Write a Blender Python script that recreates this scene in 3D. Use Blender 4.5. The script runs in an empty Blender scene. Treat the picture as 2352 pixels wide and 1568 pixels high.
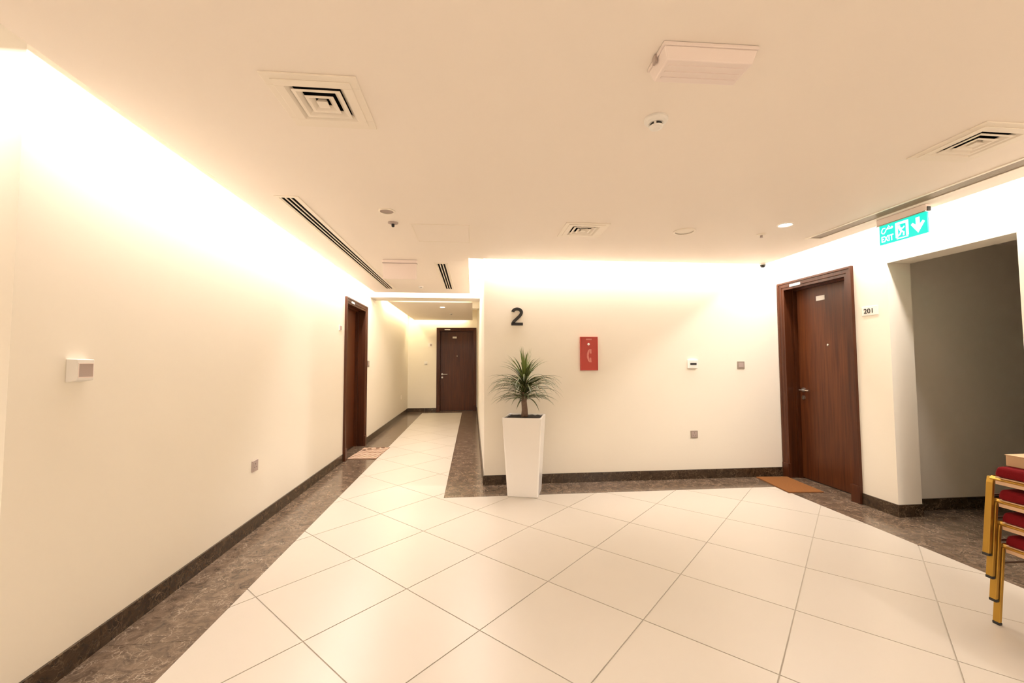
import bpy, bmesh, math, random
from mathutils import Vector, Matrix
R = random.Random(7)
C = bpy.context.scene.collection
scene = bpy.context.scene

# ------------------------------------------------------------------ camera
FPX, YAW, PITCH, ROLL = 954.5, 0.0944, 0.0495, -0.0033
CAM = Vector((1.7098, 0.0, 1.3065))
def make_camera():
    f = Vector((math.sin(YAW)*math.cos(PITCH), math.cos(YAW)*math.cos(PITCH), math.sin(PITCH)))
    r = Vector((math.cos(YAW), -math.sin(YAW), 0)); u = r.cross(f)
    r2 = math.cos(ROLL)*r + math.sin(ROLL)*u; u2 = -math.sin(ROLL)*r + math.cos(ROLL)*u
    m = Matrix((r2, u2, -f)).transposed().to_4x4(); m.translation = CAM
    cd = bpy.data.cameras.new('camera'); cd.sensor_width = 36; cd.lens = FPX/2352*36
    cd.clip_start = 0.02; cd.clip_end = 60
    co = bpy.data.objects.new('camera', cd); C.objects.link(co); co.matrix_world = m
    scene.camera = co
make_camera()

# ------------------------------------------------------------------ light & exposure
vs = scene.view_settings
vs.view_transform = 'Standard'; vs.look = 'None'; vs.gamma = 1.0; vs.use_curve_mapping = False
vs.exposure = -0.07
w = bpy.data.worlds.new('world'); scene.world = w; w.use_nodes = True
w.node_tree.nodes['Background'].inputs[0].default_value = (1.0, 0.86, 0.7, 1)
w.node_tree.nodes['Background'].inputs[1].default_value = 0.05

# main dimensions (metres)
XR, YB, YE, XC, H = 5.268, 4.506, 11.246, 1.833, 2.407
GL, GR, GB, GC = 0.183, 0.264, 0.119, 0.168       # cove gaps around the dropped ceiling
SL, SR, SB, SC = 0.4145, 0.409, 0.383, 0.40       # dark marble border widths
Y0 = 1.71                                          # near end of the left wall
CE = 6.65                                          # far end of the main dropped ceiling
BK0, BK1, BKZ = 7.10, 7.50, 2.40                   # bulkhead across the corridor
C2A, C2B, H2 = 7.77, 11.08, 2.42                   # second corridor ceiling
XL, YF = -3.8, -4.6                                # far left wall and wall behind the camera
SLAB = 2.72
N0, N1, NZ = 2.369, 3.229, 2.148                   # side opening in right wall
WT = 0.22

WARM = (1.0, 0.86, 0.66); WARM2 = (1.0, 0.84, 0.56); NEUT = (1.0, 0.925, 0.88)
def strip_light(name, a, b, width, watt_m, col, tilt=0.0):
    a, b = Vector(a), Vector(b); d = b-a; L = d.length
    ld = bpy.data.lights.new(name, 'AREA'); ld.shape = 'RECTANGLE'
    ld.size = L; ld.size_y = width; ld.energy = watt_m*L; ld.color = col
    o = bpy.data.objects.new(name, ld); C.objects.link(o)
    o.location = (a+b)/2
    o.rotation_euler = (Matrix.Rotation(math.atan2(d.y, d.x), 3, 'Z') @ Matrix.Rotation(tilt, 3, 'X')).to_euler()
    return o
ZC = H+0.11
PW = 19.5
strip_light('cove_light', (GL*.5, Y0-.05, ZC), (GL*.5, CE+.35, ZC), .05, PW*1.0, NEUT)
strip_light('cove_light', (XC-.03, YB-GB*.5, ZC), (XR-GR*.6, YB-GB*.5, ZC), .05, PW, NEUT)
strip_light('cove_light', (XR-GR*.45, YF+.4, ZC), (XR-GR*.45, YB-.12, ZC), .05, PW*.8, NEUT)
strip_light('cove_light', (XC-GC*.5, YB-.05, ZC), (XC-GC*.5, CE+.35, ZC), .05, PW*.7, NEUT)
strip_light('cove_light', (.3, CE+.25, ZC), (XC-.3, CE+.25, ZC), .05, PW*.5, NEUT)
strip_light('cove_light', (XL+.2, Y0-.15, ZC), (0, Y0-.15, ZC), .05, PW*.6, NEUT)
strip_light('cove_light', (GL*.5, C2A+.25, ZC+.03), (GL*.5, YE-.15, ZC+.03), .05, PW*.45, WARM2)
strip_light('cove_light', (.25, YE-.08, ZC+.03), (XC-.3, YE-.08, ZC+.03), .05, PW*.45, WARM2)
strip_light('cove_light', (.3, C2A-.1, ZC+.03), (XC-.2, C2A-.1, ZC+.03), .05, PW*.2, WARM2)
strip_light('cove_light', (XL+.08, YF+.3, ZC), (XL+.08, Y0-.3, ZC), .05, PW*.45, NEUT)  # lobby coves out of view, this and the next, added for fill light
strip_light('cove_light', (XL+.3, YF+.08, ZC), (XR-.3, YF+.08, ZC), .05, PW*.45, NEUT)
strip_light('cove_light', (XC-GC-.03, YB-.1, H+.05), (XC-GC-.03, CE-.1, H+.05), .02, PW*.35, NEUT, math.pi*.78)
strip_light('cove_light', (.3, CE-.05, H+.06), (XC-.02, CE-.05, H+.06), .02, PW*.35, NEUT, math.pi*.72)

# ------------------------------------------------------------------ materials
def new_mat(name):
    m = bpy.data.materials.new(name); m.use_nodes = True
    return m, m.node_tree.nodes, m.node_tree.links, m.node_tree.nodes['Principled BSDF']
def plain(name, col, rough=0.5, metal=0.0, spec=0.5, emit=None, estr=0.0, coat=0.0, var=0.0):
    m, n, l, b = new_mat(name)
    b.inputs['Base Color'].default_value = (*col, 1); b.inputs['Roughness'].default_value = rough
    b.inputs['Metallic'].default_value = metal; b.inputs['Specular IOR Level'].default_value = spec
    b.inputs['Coat Weight'].default_value = coat
    if emit:
        b.inputs['Emission Color'].default_value = (*emit, 1); b.inputs['Emission Strength'].default_value = estr
    if var:
        g = n.new('ShaderNodeNewGeometry'); t = n.new('ShaderNodeTexNoise'); t.inputs['Scale'].default_value = 14
        t.inputs['Detail'].default_value = 4
        l.new(g.outputs['Position'], t.inputs['Vector'])
        x = n.new('ShaderNodeMix'); x.data_type = 'RGBA'
        x.inputs[6].default_value = (*[c*(1-var) for c in col], 1); x.inputs[7].default_value = (*[min(1, c*(1+var)) for c in col], 1)
        l.new(t.outputs['Fac'], x.inputs[0]); l.new(x.outputs[2], b.inputs['Base Color'])
    return m
def paint(name, col, rough=0.6):
    m, n, l, b = new_mat(name)
    g = n.new('ShaderNodeNewGeometry')
    t = n.new('ShaderNodeTexNoise'); t.inputs['Scale'].default_value = 1.3; t.inputs['Detail'].default_value = 3
    t2 = n.new('ShaderNodeTexNoise'); t2.inputs['Scale'].default_value = 160; t2.inputs['Detail'].default_value = 2
    l.new(g.outputs['Position'], t.inputs['Vector']); l.new(g.outputs['Position'], t2.inputs['Vector'])
    x = n.new('ShaderNodeMix'); x.data_type = 'RGBA'
    x.inputs[6].default_value = (*[c*0.98 for c in col], 1); x.inputs[7].default_value = (*[min(1, c*1.02) for c in col], 1)
    l.new(t.outputs['Fac'], x.inputs[0]); l.new(x.outputs[2], b.inputs['Base Color'])
    bp = n.new('ShaderNodeBump'); bp.inputs['Strength'].default_value = 0.06; bp.inputs['Distance'].default_value = 0.002
    l.new(t2.outputs['Fac'], bp.inputs['Height']); l.new(bp.outputs['Normal'], b.inputs['Normal'])
    b.inputs['Roughness'].default_value = rough; b.inputs['Specular IOR Level'].default_value = 0.3
    return m
def marble(name, dark, mid, light, rough=0.13):
    m, n, l, b = new_mat(name)
    g = n.new('ShaderNodeNewGeometry'); oi = n.new('ShaderNodeObjectInfo')
    off = n.new('ShaderNodeVectorMath'); off.operation = 'MULTIPLY_ADD'
    cmb = n.new('ShaderNodeCombineXYZ')
    for i in range(3): l.new(oi.outputs['Random'], cmb.inputs[i])
    l.new(cmb.outputs[0], off.inputs[0]); off.inputs[1].default_value = (7, 11, 5); l.new(g.outputs['Position'], off.inputs[2])
    wp = n.new('ShaderNodeTexNoise'); wp.inputs['Scale'].default_value = 7; wp.inputs['Detail'].default_value = 5
    l.new(off.outputs[0], wp.inputs['Vector'])
    mx = n.new('ShaderNodeVectorMath'); mx.operation = 'MULTIPLY_ADD'; mx.inputs[1].default_value = (.35, .35, .35)
    l.new(wp.outputs['Color'], mx.inputs[0]); l.new(off.outputs[0], mx.inputs[2])
    cl = n.new('ShaderNodeTexNoise'); cl.inputs['Scale'].default_value = 16; cl.inputs['Detail'].default_value = 8; cl.inputs['Roughness'].default_value = .65
    l.new(mx.outputs[0], cl.inputs['Vector'])
    r1 = n.new('ShaderNodeValToRGB'); l.new(cl.outputs['Fac'], r1.inputs[0])
    r1.color_ramp.elements[0].position = .32; r1.color_ramp.elements[0].color = (*dark, 1)
    r1.color_ramp.elements[1].position = .70; r1.color_ramp.elements[1].color = (*mid, 1)
    vo = n.new('ShaderNodeTexVoronoi'); vo.feature = 'DISTANCE_TO_EDGE'; vo.inputs['Scale'].default_value = 21
    l.new(mx.outputs[0], vo.inputs['Vector'])
    r2 = n.new('ShaderNodeValToRGB'); l.new(vo.outputs['Distance'], r2.inputs[0])
    r2.color_ramp.elements[0].position = 0.0; r2.color_ramp.elements[0].color = (1, 1, 1, 1)
    r2.color_ramp.elements[1].position = .06; r2.color_ramp.elements[1].color = (0, 0, 0, 1)
    br = n.new('ShaderNodeTexNoise'); br.inputs['Scale'].default_value = 11
    l.new(off.outputs[0], br.inputs['Vector'])
    r3 = n.new('ShaderNodeValToRGB'); l.new(br.outputs['Fac'], r3.inputs[0])
    r3.color_ramp.elements[0].position = .40; r3.color_ramp.elements[1].position = .72; r3.color_ramp.elements[1].color = (.75, .75, .75, 1)
    mu = n.new('ShaderNodeMath'); mu.operation = 'MULTIPLY'
    l.new(r2.outputs[0], mu.inputs[0]); l.new(r3.outputs[0], mu.inputs[1])
    x = n.new('ShaderNodeMix'); x.data_type = 'RGBA'
    l.new(mu.outputs[0], x.inputs[0]); l.new(r1.outputs[0], x.inputs[6]); x.inputs[7].default_value = (*light, 1)
    l.new(x.outputs[2], b.inputs['Base Color']); b.inputs['Roughness'].default_value = rough
    return m
def tile_mat():
    m, n, l, b = new_mat('cream_porcelain')
    g = n.new('ShaderNodeNewGeometry'); oi = n.new('ShaderNodeObjectInfo')
    t = n.new('ShaderNodeTexNoise'); t.inputs['Scale'].default_value = 5; t.inputs['Detail'].default_value = 6
    l.new(g.outputs['Position'], t.inputs['Vector'])
    ad = n.new('ShaderNodeMath'); ad.operation = 'MULTIPLY_ADD'; ad.inputs[1].default_value = .45
    l.new(oi.outputs['Random'], ad.inputs[0]); 
    m2 = n.new('ShaderNodeMath'); m2.operation = 'MULTIPLY'; m2.inputs[1].default_value = .6
    l.new(t.outputs['Fac'], m2.inputs[0]); l.new(m2.outputs[0], ad.inputs[2])
    x = n.new('ShaderNodeMix'); x.data_type = 'RGBA'
    x.inputs[6].default_value = (.495, .438, .362, 1); x.inputs[7].default_value = (.53, .470, .392, 1)
    l.new(ad.outputs[0], x.inputs[0]); l.new(x.outputs[2], b.inputs['Base Color'])
    b.inputs['Roughness'].default_value = .33; b.inputs['Specular IOR Level'].default_value = .35
    return m
def wood(name, a, c, rough=.38):
    m, n, l, b = new_mat(name)
    tc = n.new('ShaderNodeTexCoord'); mp = n.new('ShaderNodeMapping'); mp.inputs['Scale'].default_value = (26, 26, 1.1)
    l.new(tc.outputs['Object'], mp.inputs['Vector'])
    t = n.new('ShaderNodeTexNoise'); t.inputs['Scale'].default_value = 1.6; t.inputs['Detail'].default_value = 7; t.inputs['Distortion'].default_value = .4
    l.new(mp.outputs[0], t.inputs['Vector'])
    r = n.new('ShaderNodeValToRGB'); l.new(t.outputs['Fac'], r.inputs[0])
    r.color_ramp.elements[0].position = .3; r.color_ramp.elements[0].color = (*a, 1)
    r.color_ramp.elements[1].position = .72; r.color_ramp.elements[1].color = (*c, 1)
    l.new(r.outputs[0], b.inputs['Base Color']); b.inputs['Roughness'].default_value = rough; b.inputs['Specular IOR Level'].default_value = .35
    bp = n.new('ShaderNodeBump'); bp.inputs['Strength'].default_value = .05; bp.inputs['Distance'].default_value = .002
    l.new(t.outputs['Fac'], bp.inputs['Height']); l.new(bp.outputs['Normal'], b.inputs['Normal'])
    return m
def weave(name, col1, col2, scale, rough=.95):
    m, n, l, b = new_mat(name)
    tc = n.new('ShaderNodeTexCoord'); t = n.new('ShaderNodeTexNoise'); t.inputs['Scale'].default_value = scale; t.inputs['Detail'].default_value = 5
    l.new(tc.outputs['Object'], t.inputs['Vector'])
    x = n.new('ShaderNodeMix'); x.data_type = 'RGBA'; x.inputs[6].default_value = (*col1, 1); x.inputs[7].default_value = (*col2, 1)
    l.new(t.outputs['Fac'], x.inputs[0]); l.new(x.outputs[2], b.inputs['Base Color'])
    bp = n.new('ShaderNodeBump'); bp.inputs['Strength'].default_value = .5; bp.inputs['Distance'].default_value = .003
    l.new(t.outputs['Fac'], bp.inputs['Height']); l.new(bp.outputs['Normal'], b.inputs['Normal'])
    b.inputs['Roughness'].default_value = rough; b.inputs['Specular IOR Level'].default_value = .1
    return m
def stripes_mat(name):
    m, n, l, b = new_mat(name)
    tc = n.new('ShaderNodeTexCoord'); wv = n.new('ShaderNodeTexWave'); wv.bands_direction = 'Y'
    wv.inputs['Scale'].default_value = 4.2; wv.inputs['Distortion'].default_value = 2.5; wv.inputs['Detail'].default_value = 2; wv.inputs['Detail Scale'].default_value = 2
    l.new(tc.outputs['Object'], wv.inputs['Vector'])
    r = n.new('ShaderNodeValToRGB'); l.new(wv.outputs['Fac'], r.inputs[0])
    r.color_ramp.elements[0].position = .25; r.color_ramp.elements[0].color = (.20, .11, .06, 1)
    r.color_ramp.elements[1].position = .75; r.color_ramp.elements[1].color = (.60, .42, .31, 1)
    e = r.color_ramp.elements.new(.5); e.color = (.38, .23, .14, 1)
    l.new(r.outputs[0], b.inputs['Base Color']); b.inputs['Roughness'].default_value = .95
    return m

M = {}
M['wall'] = paint('cream_wall_paint', (.84, .775, .66))
M['ceil'] = paint('ceiling_paint', (.90, .81, .715))
M['tile'] = tile_mat()
M['grout'] = plain('floor_grout', (.44, .385, .31), .9)
M['marble'] = marble('brown_marble', (.058, .037, .023), (.195, .135, .090), (.48, .37, .27), .17)
M['marble_b'] = marble('brown_marble_skirting', (.022, .012, .006), (.072, .044, .024), (.26, .18, .11), .22)
M['wood'] = wood('dark_door_veneer', (.050, .0125, .0035), (.105, .030, .008), .36)
M['frame'] = wood('dark_frame_wood', (.042, .0105, .0035), (.088, .025, .008), .33)
M['steel'] = plain('satin_steel', (.62, .58, .52), .28, 1.0)
M['alu'] = plain('brown_anodised_metal', (.27, .195, .125), .35, spec=.12)
M['gold_shaded'] = plain('shaded_gold_tube', (.07, .035, .018), .4, .5)  # gold tube in shade, the shadow put into the dark colour
M['white'] = plain('white_plastic', (.82, .78, .72), .4)
M['pot'] = plain('white_gloss_planter', (.86, .82, .77), .22, coat=.3)
M['beige'] = plain('beige_painted_metal', (.88, .79, .67), .45)
M['pinkish'] = plain('off_white_pink_plastic', (.86, .74, .68), .35)
M['grey'] = plain('grey_plastic', (.30, .245, .195), .4)
M['lgrey'] = plain('light_grey_plastic', (.42, .33, .29), .45)
M['black'] = plain('black', (.012, .010, .009), .5)
M['void'] = plain('duct_black', (.008, .006, .005), .9)
M['red'] = plain('red_enamel', (.42, .035, .022), .35, var=.06)
M['redlt'] = plain('faded_red_print', (.62, .20, .16), .4)
M['soil'] = plain('dark_soil', (.02, .014, .01), .95, var=.3)
M['bark'] = weave('brown_bark', (.16, .10, .07), (.30, .20, .15), 40)
M['leaf'] = plain('dark_green_leaf', (.036, .056, .014), .4, var=.3)
M['leafedge'] = plain('pale_leaf_edge', (.20, .21, .075), .45, var=.2)
M['leafyoung'] = plain('young_green_leaf', (.13, .19, .03), .4, var=.2)
M['gold'] = plain('gold_lacquered_steel', (.46, .265, .045), .32, .8, var=.08)
M['crimson'] = weave('crimson_fabric', (.125, .005, .007), (.19, .008, .010), 300)
M['ply'] = plain('plywood', (.62, .40, .24), .7, var=.1)
M['card'] = plain('cardboard', (.52, .33, .18), .85, var=.06)
M['paper'] = plain('white_paper', (.82, .78, .72), .8)
M['coir'] = weave('orange_coir', (.16, .062, .019), (.26, .108, .035), 90)
M['rugs'] = stripes_mat('striped_rug')
M['rugdark'] = plain('rug_dark_pile', (.12, .06, .03), .95)
M['green'] = plain('exit_sign_green', (.0, .35, .28), .4, emit=(0.0, .86, .66), estr=1.0)
M['signwhite'] = plain('exit_sign_white', (.9, .95, .95), .4, emit=(.85, 1, 1), estr=1.0)
M['lamp'] = plain('lamp_lens', (1, 1, 1), .5, emit=(1, .97, .9), estr=14)
M['mirror'] = plain('polished_metal', (.75, .70, .62), .12, 1.0)

# ------------------------------------------------------------------ mesh helpers
def box(bm, x0, x1, y0, y1, z0, z1, mat=0):
    v = [bm.verts.new(p) for p in ((x0,y0,z0),(x1,y0,z0),(x1,y1,z0),(x0,y1,z0),(x0,y0,z1),(x1,y0,z1),(x1,y1,z1),(x0,y1,z1))]
    for q in ((3,2,1,0),(4,5,6,7),(0,1,5,4),(1,2,6,5),(2,3,7,6),(3,0,4,7)):
        f = bm.faces.new([v[i] for i in q]); f.material_index = mat
    return v
def frustum(bm, b0, z0, b1, z1):
    """b0/b1 = (x0,x1,y0,y1) rectangles at z0 and z1"""
    v = [bm.verts.new(p) for p in ((b0[0],b0[2],z0),(b0[1],b0[2],z0),(b0[1],b0[3],z0),(b0[0],b0[3],z0),
                                   (b1[0],b1[2],z1),(b1[1],b1[2],z1),(b1[1],b1[3],z1),(b1[0],b1[3],z1))]
    for q in ((3,2,1,0),(4,5,6,7),(0,1,5,4),(1,2,6,5),(2,3,7,6),(3,0,4,7)): bm.faces.new([v[i] for i in q])
def prism(bm, pts, z0, z1, mapf=None):
    """extrude a polygon given in (u,v) between w0 and w1"""
    mapf = mapf or (lambda u, v, w_: (u, v, w_))
    a = [bm.verts.new(mapf(u, v, z0)) for u, v in pts]; b = [bm.verts.new(mapf(u, v, z1)) for u, v in pts]
    n = len(pts)
    bm.faces.new(a[::-1]); bm.faces.new(b)
    for i in range(n): bm.faces.new((a[i], a[(i+1) % n], b[(i+1) % n], b[i]))
def lathe(bm, prof, seg=24, cap=True):
    rings = []
    for r, z in prof:
        rings.append([bm.verts.new((r*math.cos(2*math.pi*i/seg), r*math.sin(2*math.pi*i/seg), z)) for i in range(seg)])
    for a, b in zip(rings, rings[1:]):
        for i in range(seg): bm.faces.new((a[i], a[(i+1) % seg], b[(i+1) % seg], b[i]))
    if cap:
        bm.faces.new(rings[0][::-1]); bm.faces.new(rings[-1])
def tube(bm, pts, rad, seg=8, flat=None):
    pts = [Vector(p) for p in pts]; rings = []
    for i, p in enumerate(pts):
        d = (pts[min(i+1, len(pts)-1)]-pts[max(i-1, 0)]).normalized()
        u = d.cross(Vector((0, 0, 1)));
        if u.length < .05: u = d.cross(Vector((0, 1, 0)))
        u.normalize(); v_ = d.cross(u).normalized()
        r = rad[i] if isinstance(rad, (list, tuple)) else rad
        ru, rv = (r, r) if not flat else flat
        rings.append([bm.verts.new(p+u*ru*math.cos(2*math.pi*k/seg)+v_*rv*math.sin(2*math.pi*k/seg)) for k in range(seg)])
    for a, b in zip(rings, rings[1:]):
        for i in range(seg): bm.faces.new((a[i], a[(i+1) % seg], b[(i+1) % seg], b[i]))
    bm.faces.new(rings[0][::-1]); bm.faces.new(rings[-1])
def frame_ring(bm, o, i, z0, z1):
    """rectangular ring, o/i = (x0,x1,y0,y1)"""
    box(bm, o[0], o[1], o[2], i[2], z0, z1); box(bm, o[0], o[1], i[3], o[3], z0, z1)
    box(bm, o[0], i[0], i[2], i[3], z0, z1); box(bm, i[1], o[1], i[2], i[3], z0, z1)
def grid_slab(bm, us, vs_, solid, w0, w1, mapf):
    us, vs_ = sorted(set(us)), sorted(set(vs_)); vt = {}
    def V(i, j, k):
        if (i, j, k) not in vt: vt[i, j, k] = bm.verts.new(mapf(us[i], vs_[j], (w0, w1)[k]))
        return vt[i, j, k]
    S = lambda i, j: 0 <= i < len(us)-1 and 0 <= j < len(vs_)-1 and solid((us[i]+us[i+1])/2, (vs_[j]+vs_[j+1])/2)
    for i in range(len(us)-1):
        for j in range(len(vs_)-1):
            if not S(i, j): continue
            bm.faces.new((V(i,j+1,0), V(i+1,j+1,0), V(i+1,j,0), V(i,j,0)))
            bm.faces.new((V(i,j,1), V(i+1,j,1), V(i+1,j+1,1), V(i,j+1,1)))
            if not S(i-1, j): bm.faces.new((V(i,j,0), V(i,j,1), V(i,j+1,1), V(i,j+1,0)))
            if not S(i+1, j): bm.faces.new((V(i+1,j+1,0), V(i+1,j+1,1), V(i+1,j,1), V(i+1,j,0)))
            if not S(i, j-1): bm.faces.new((V(i,j,0), V(i+1,j,0), V(i+1,j,1), V(i,j,1)))
            if not S(i, j+1): bm.faces.new((V(i+1,j+1,0), V(i,j+1,0), V(i,j+1,1), V(i+1,j+1,1)))
def obj(name, bm, mats, parent=None, bevel=0, smooth=False, seg=2):
    bmesh.ops.recalc_face_normals(bm, faces=bm.faces[:])
    me = bpy.data.meshes.new(name); bm.to_mesh(me); bm.free()
    for m_ in (mats if isinstance(mats, (list, tuple)) else [mats]): me.materials.append(m_)
    if smooth:
        for p in me.polygons: p.use_smooth = True
    o = bpy.data.objects.new(name, me); C.objects.link(o)
    if parent: o.parent = parent
    if bevel:
        md = o.modifiers.new('bevel', 'BEVEL'); md.width = bevel; md.segments = seg; md.limit_method = 'ANGLE'; md.angle_limit = .6
    return o
def tag(o, label, cat, group=None, kind=None):
    o['label'] = label; o['category'] = cat
    if group: o['group'] = group
    if kind: o['kind'] = kind
    return o
def thing(name, label, cat, loc=(0,0,0), rot=0.0, group=None, kind=None):
    o = bpy.data.objects.new(name, None); C.objects.link(o); o.empty_display_size = .1
    o.location = loc; o.rotation_euler = (0, 0, rot) if not isinstance(rot, tuple) else rot
    return tag(o, label, cat, group, kind)
def dup(root, loc, rot, label, group=None):
    r = root.copy(); C.objects.link(r); r.location = loc; r.rotation_euler = (0, 0, rot) if not isinstance(rot, tuple) else rot
    r['label'] = label
    if group: r['group'] = group
    for ch in list(root.children):
        c = ch.copy(); C.objects.link(c); c.parent = r
        for g in list(ch.children):
            d = g.copy(); C.objects.link(d); d.parent = c
    return r
def B(): return bmesh.new()
def bx(name, mat, parent, *a, bevel=0):
    bm = B(); box(bm, *a); return obj(name, bm, mat, parent, bevel)
MX = lambda u, v, w_: (w_, u, v)      # wall whose face is perpendicular to x : u=y, v=z
MY = lambda u, v, w_: (u, w_, v)      # wall perpendicular to y : u=x, v=z
MZ = lambda u, v, w_: (u, v, w_)

# ------------------------------------------------------------------ setting: walls
DOORS = {  # door outer casing extents
    'left': (5.742, 6.858), 'right': (3.548, 4.498), 'far': (.750, 1.808)}
DH = 2.2; CI = .045                                  # casing overlap on the opening
def wall(name, us, vs_, solid, w0, w1, mapf, label):
    bm = B(); grid_slab(bm, us, vs_, solid, w0, w1, mapf)
    return tag(obj(name, bm, M['wall']), label, 'wall', kind='structure')
a, b = DOORS['left'][0]+CI, DOORS['left'][1]-CI
wall('wall_left', [Y0, a, b, YE+WT], [-.05, DH-CI, SLAB], lambda u, v: not (a < u < b and v < DH-CI), -WT, 0, MX,
     'long cream wall on the left with a dark door')
wall('wall_left_return', [XL, -WT], [-.05, SLAB], lambda u, v: True, Y0, Y0+WT, MY, 'cream end face of the wall at far left edge')
wall('wall_back', [XC, XR+WT], [-.05, SLAB], lambda u, v: True, YB, YB+WT, MY, 'cream wall carrying the black numeral and red panel')
wall('wall_corridor', [YB+WT, YE+WT], [-.05, SLAB], lambda u, v: True, XC, XC+WT, MX, 'right-hand corridor wall behind the planter corner')
a3, b3 = DOORS['far'][0]+CI, DOORS['far'][1]-CI
wall('wall_far', [0, a3, b3, XC], [-.05, DH+.03-CI, SLAB], lambda u, v: not (a3 < u < b3 and v < DH+.03-CI), YE, YE+WT, MY, 'yellowish end wall of the corridor around the far door')
a2, b2 = DOORS['right'][0]+CI, DOORS['right'][1]-CI
wall('wall_right', [YF, N0, N1, a2, b2, YB], [-.05, NZ, DH-CI, SLAB],
     lambda u, v: not (a2 < u < b2 and v < DH-CI) and not (N0 < u < N1 and v < NZ), XR, XR+WT, MX, 'cream right wall with dark door and open passage')
wall('wall_front', [XL-WT, XR+WT], [-.05, SLAB], lambda u, v: True, YF-WT, YF, MY, 'cream wall behind the viewer')
wall('wall_lobby', [YF, Y0+WT], [-.05, SLAB], lambda u, v: True, XL-WT, XL, MX, 'cream lobby wall beyond the left edge')
# side passage beyond the opening
NY, NX1, NC = 3.352, 8.6, 2.375
wall('wall_passage', [XR+WT, NX1], [-.05, SLAB], lambda u, v: True, NY, NY+.15, MY, 'shaded olive-looking wall inside the side passage')
wall('wall_passage_near', [XR+WT, NX1], [-.05, SLAB], lambda u, v: True, .9, 1.05, MY, 'near wall of the side passage, out of view')
wall('wall_passage_end', [.9, NY+.15], [-.05, SLAB], lambda u, v: True, NX1, NX1+.15, MX, 'end wall of the side passage, out of view')
bm = B(); box(bm, XR+WT, NX1, 1.05, NY, NC, NC+.1)
tag(obj('ceiling_passage', bm, M['ceil']), 'low ceiling inside the dark side passage', 'ceiling', kind='structure')

# ceilings ---------------------------------------------------------------
HOLES = [(.945, 1.215, 1.640, 1.910), (4.105, 4.375, 1.687, 1.957), (2.490, 2.760, 3.215, 3.485),      # square diffusers
         (.425, .535, 2.84, 6.29), (1.303, 1.413, 4.64, 6.25), (4.705, 4.815, .35, 3.40)]               # slot diffusers
YL = Y0-.265
def in_ceiling(x, y):
    for h in HOLES:
        if h[0] < x < h[1] and h[2] < y < h[3]: return False
    if y < YL: return XL+.16 < x < XR-GR and y > YF+.16
    if y < YB-GB: return GL < x < XR-GR
    return GL < x < XC-GC and y < CE
xs = [XL+.16, GL, XC-GC, XR-GR]; ys = [YF+.16, YL, YB-GB, CE]
for h in HOLES: xs += h[:2]; ys += h[2:]
bm = B(); grid_slab(bm, xs, ys, in_ceiling, H, H+.035, MZ)
tag(obj('ceiling', bm, M['ceil']), 'dropped tan ceiling with glowing gaps along its edges', 'ceiling', kind='structure')
bm = B(); box(bm, GL, XC-.13, C2A, C2B, H2, H2+.035)
tag(obj('ceiling_corridor', bm, M['ceil']), 'small dropped ceiling at the far end of the corridor', 'ceiling', kind='structure')
bm = B(); box(bm, XL-WT, XR+WT, YF-WT, YE+WT, SLAB, SLAB+.15)
tag(obj('ceiling_slab', bm, M['wall']), 'structural slab hidden above the dropped ceiling', 'ceiling', kind='structure')
bm = B(); box(bm, 0, XC, BK0, BK1, BKZ, SLAB)
tag(obj('trim_1', bm, M['wall']), 'bulkhead crossing the corridor beyond the main ceiling', 'bulkhead', kind='structure')
bm = B(); box(bm, XC-.13, XC, C2A+.02, C2A+.16, H2-.10, SLAB)
tag(obj('trim_2', bm, M['wall']), 'short downstand at the right end of corridor ceiling', 'bulkhead', kind='structure')

# ------------------------------------------------------------------ floor
bm = B(); box(bm, XL-WT, NX1, YF-WT, YE+WT, -.12, -.004)
floor = tag(obj('floor', bm, M['grout']), 'polished floor of diagonal cream tiles with dark marble borders', 'floor', kind='structure')
def clip(poly, axis, val, keep_less):
    out = []
    for i in range(len(poly)):
        p, q = poly[i], poly[(i+1) % len(poly)]
        dp = (val-p[axis]) if keep_less else (p[axis]-val); dq = (val-q[axis]) if keep_less else (q[axis]-val)
        if dp >= 0: out.append(p)
        if (dp > 0 > dq) or (dp < 0 < dq):
            t = dp/(dp-dq); out.append((p[0]+t*(q[0]-p[0]), p[1]+t*(q[1]-p[1])))
    return out
def clip_rect(poly, r):
    for ax, v_, kl in ((0, r[0], False), (0, r[1], True), (1, r[2], False), (1, r[3], True)):
        poly = clip(poly, ax, v_, kl)
        if len(poly) < 3: return []
    return poly
def area(p): return abs(sum(p[i][0]*p[(i+1) % len(p)][1]-p[(i+1) % len(p)][0]*p[i][1] for i in range(len(p))))/2
S, A0, B0 = .5851, 3.3054, .2521
S2 = 2**.5
YT = -.6                                             # tiles are laid singly from here on
YS = YB-SB; XS0, XS1, XS2 = SL, XC-SC, XR-SR
RECTS = [(XS0, XS2, Y0-SL, YS), (XL+.4, XS2, YT, Y0-SL), (XS0, XS1, YS, YE-.30)]
g = .0030
full_mesh = None
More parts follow.
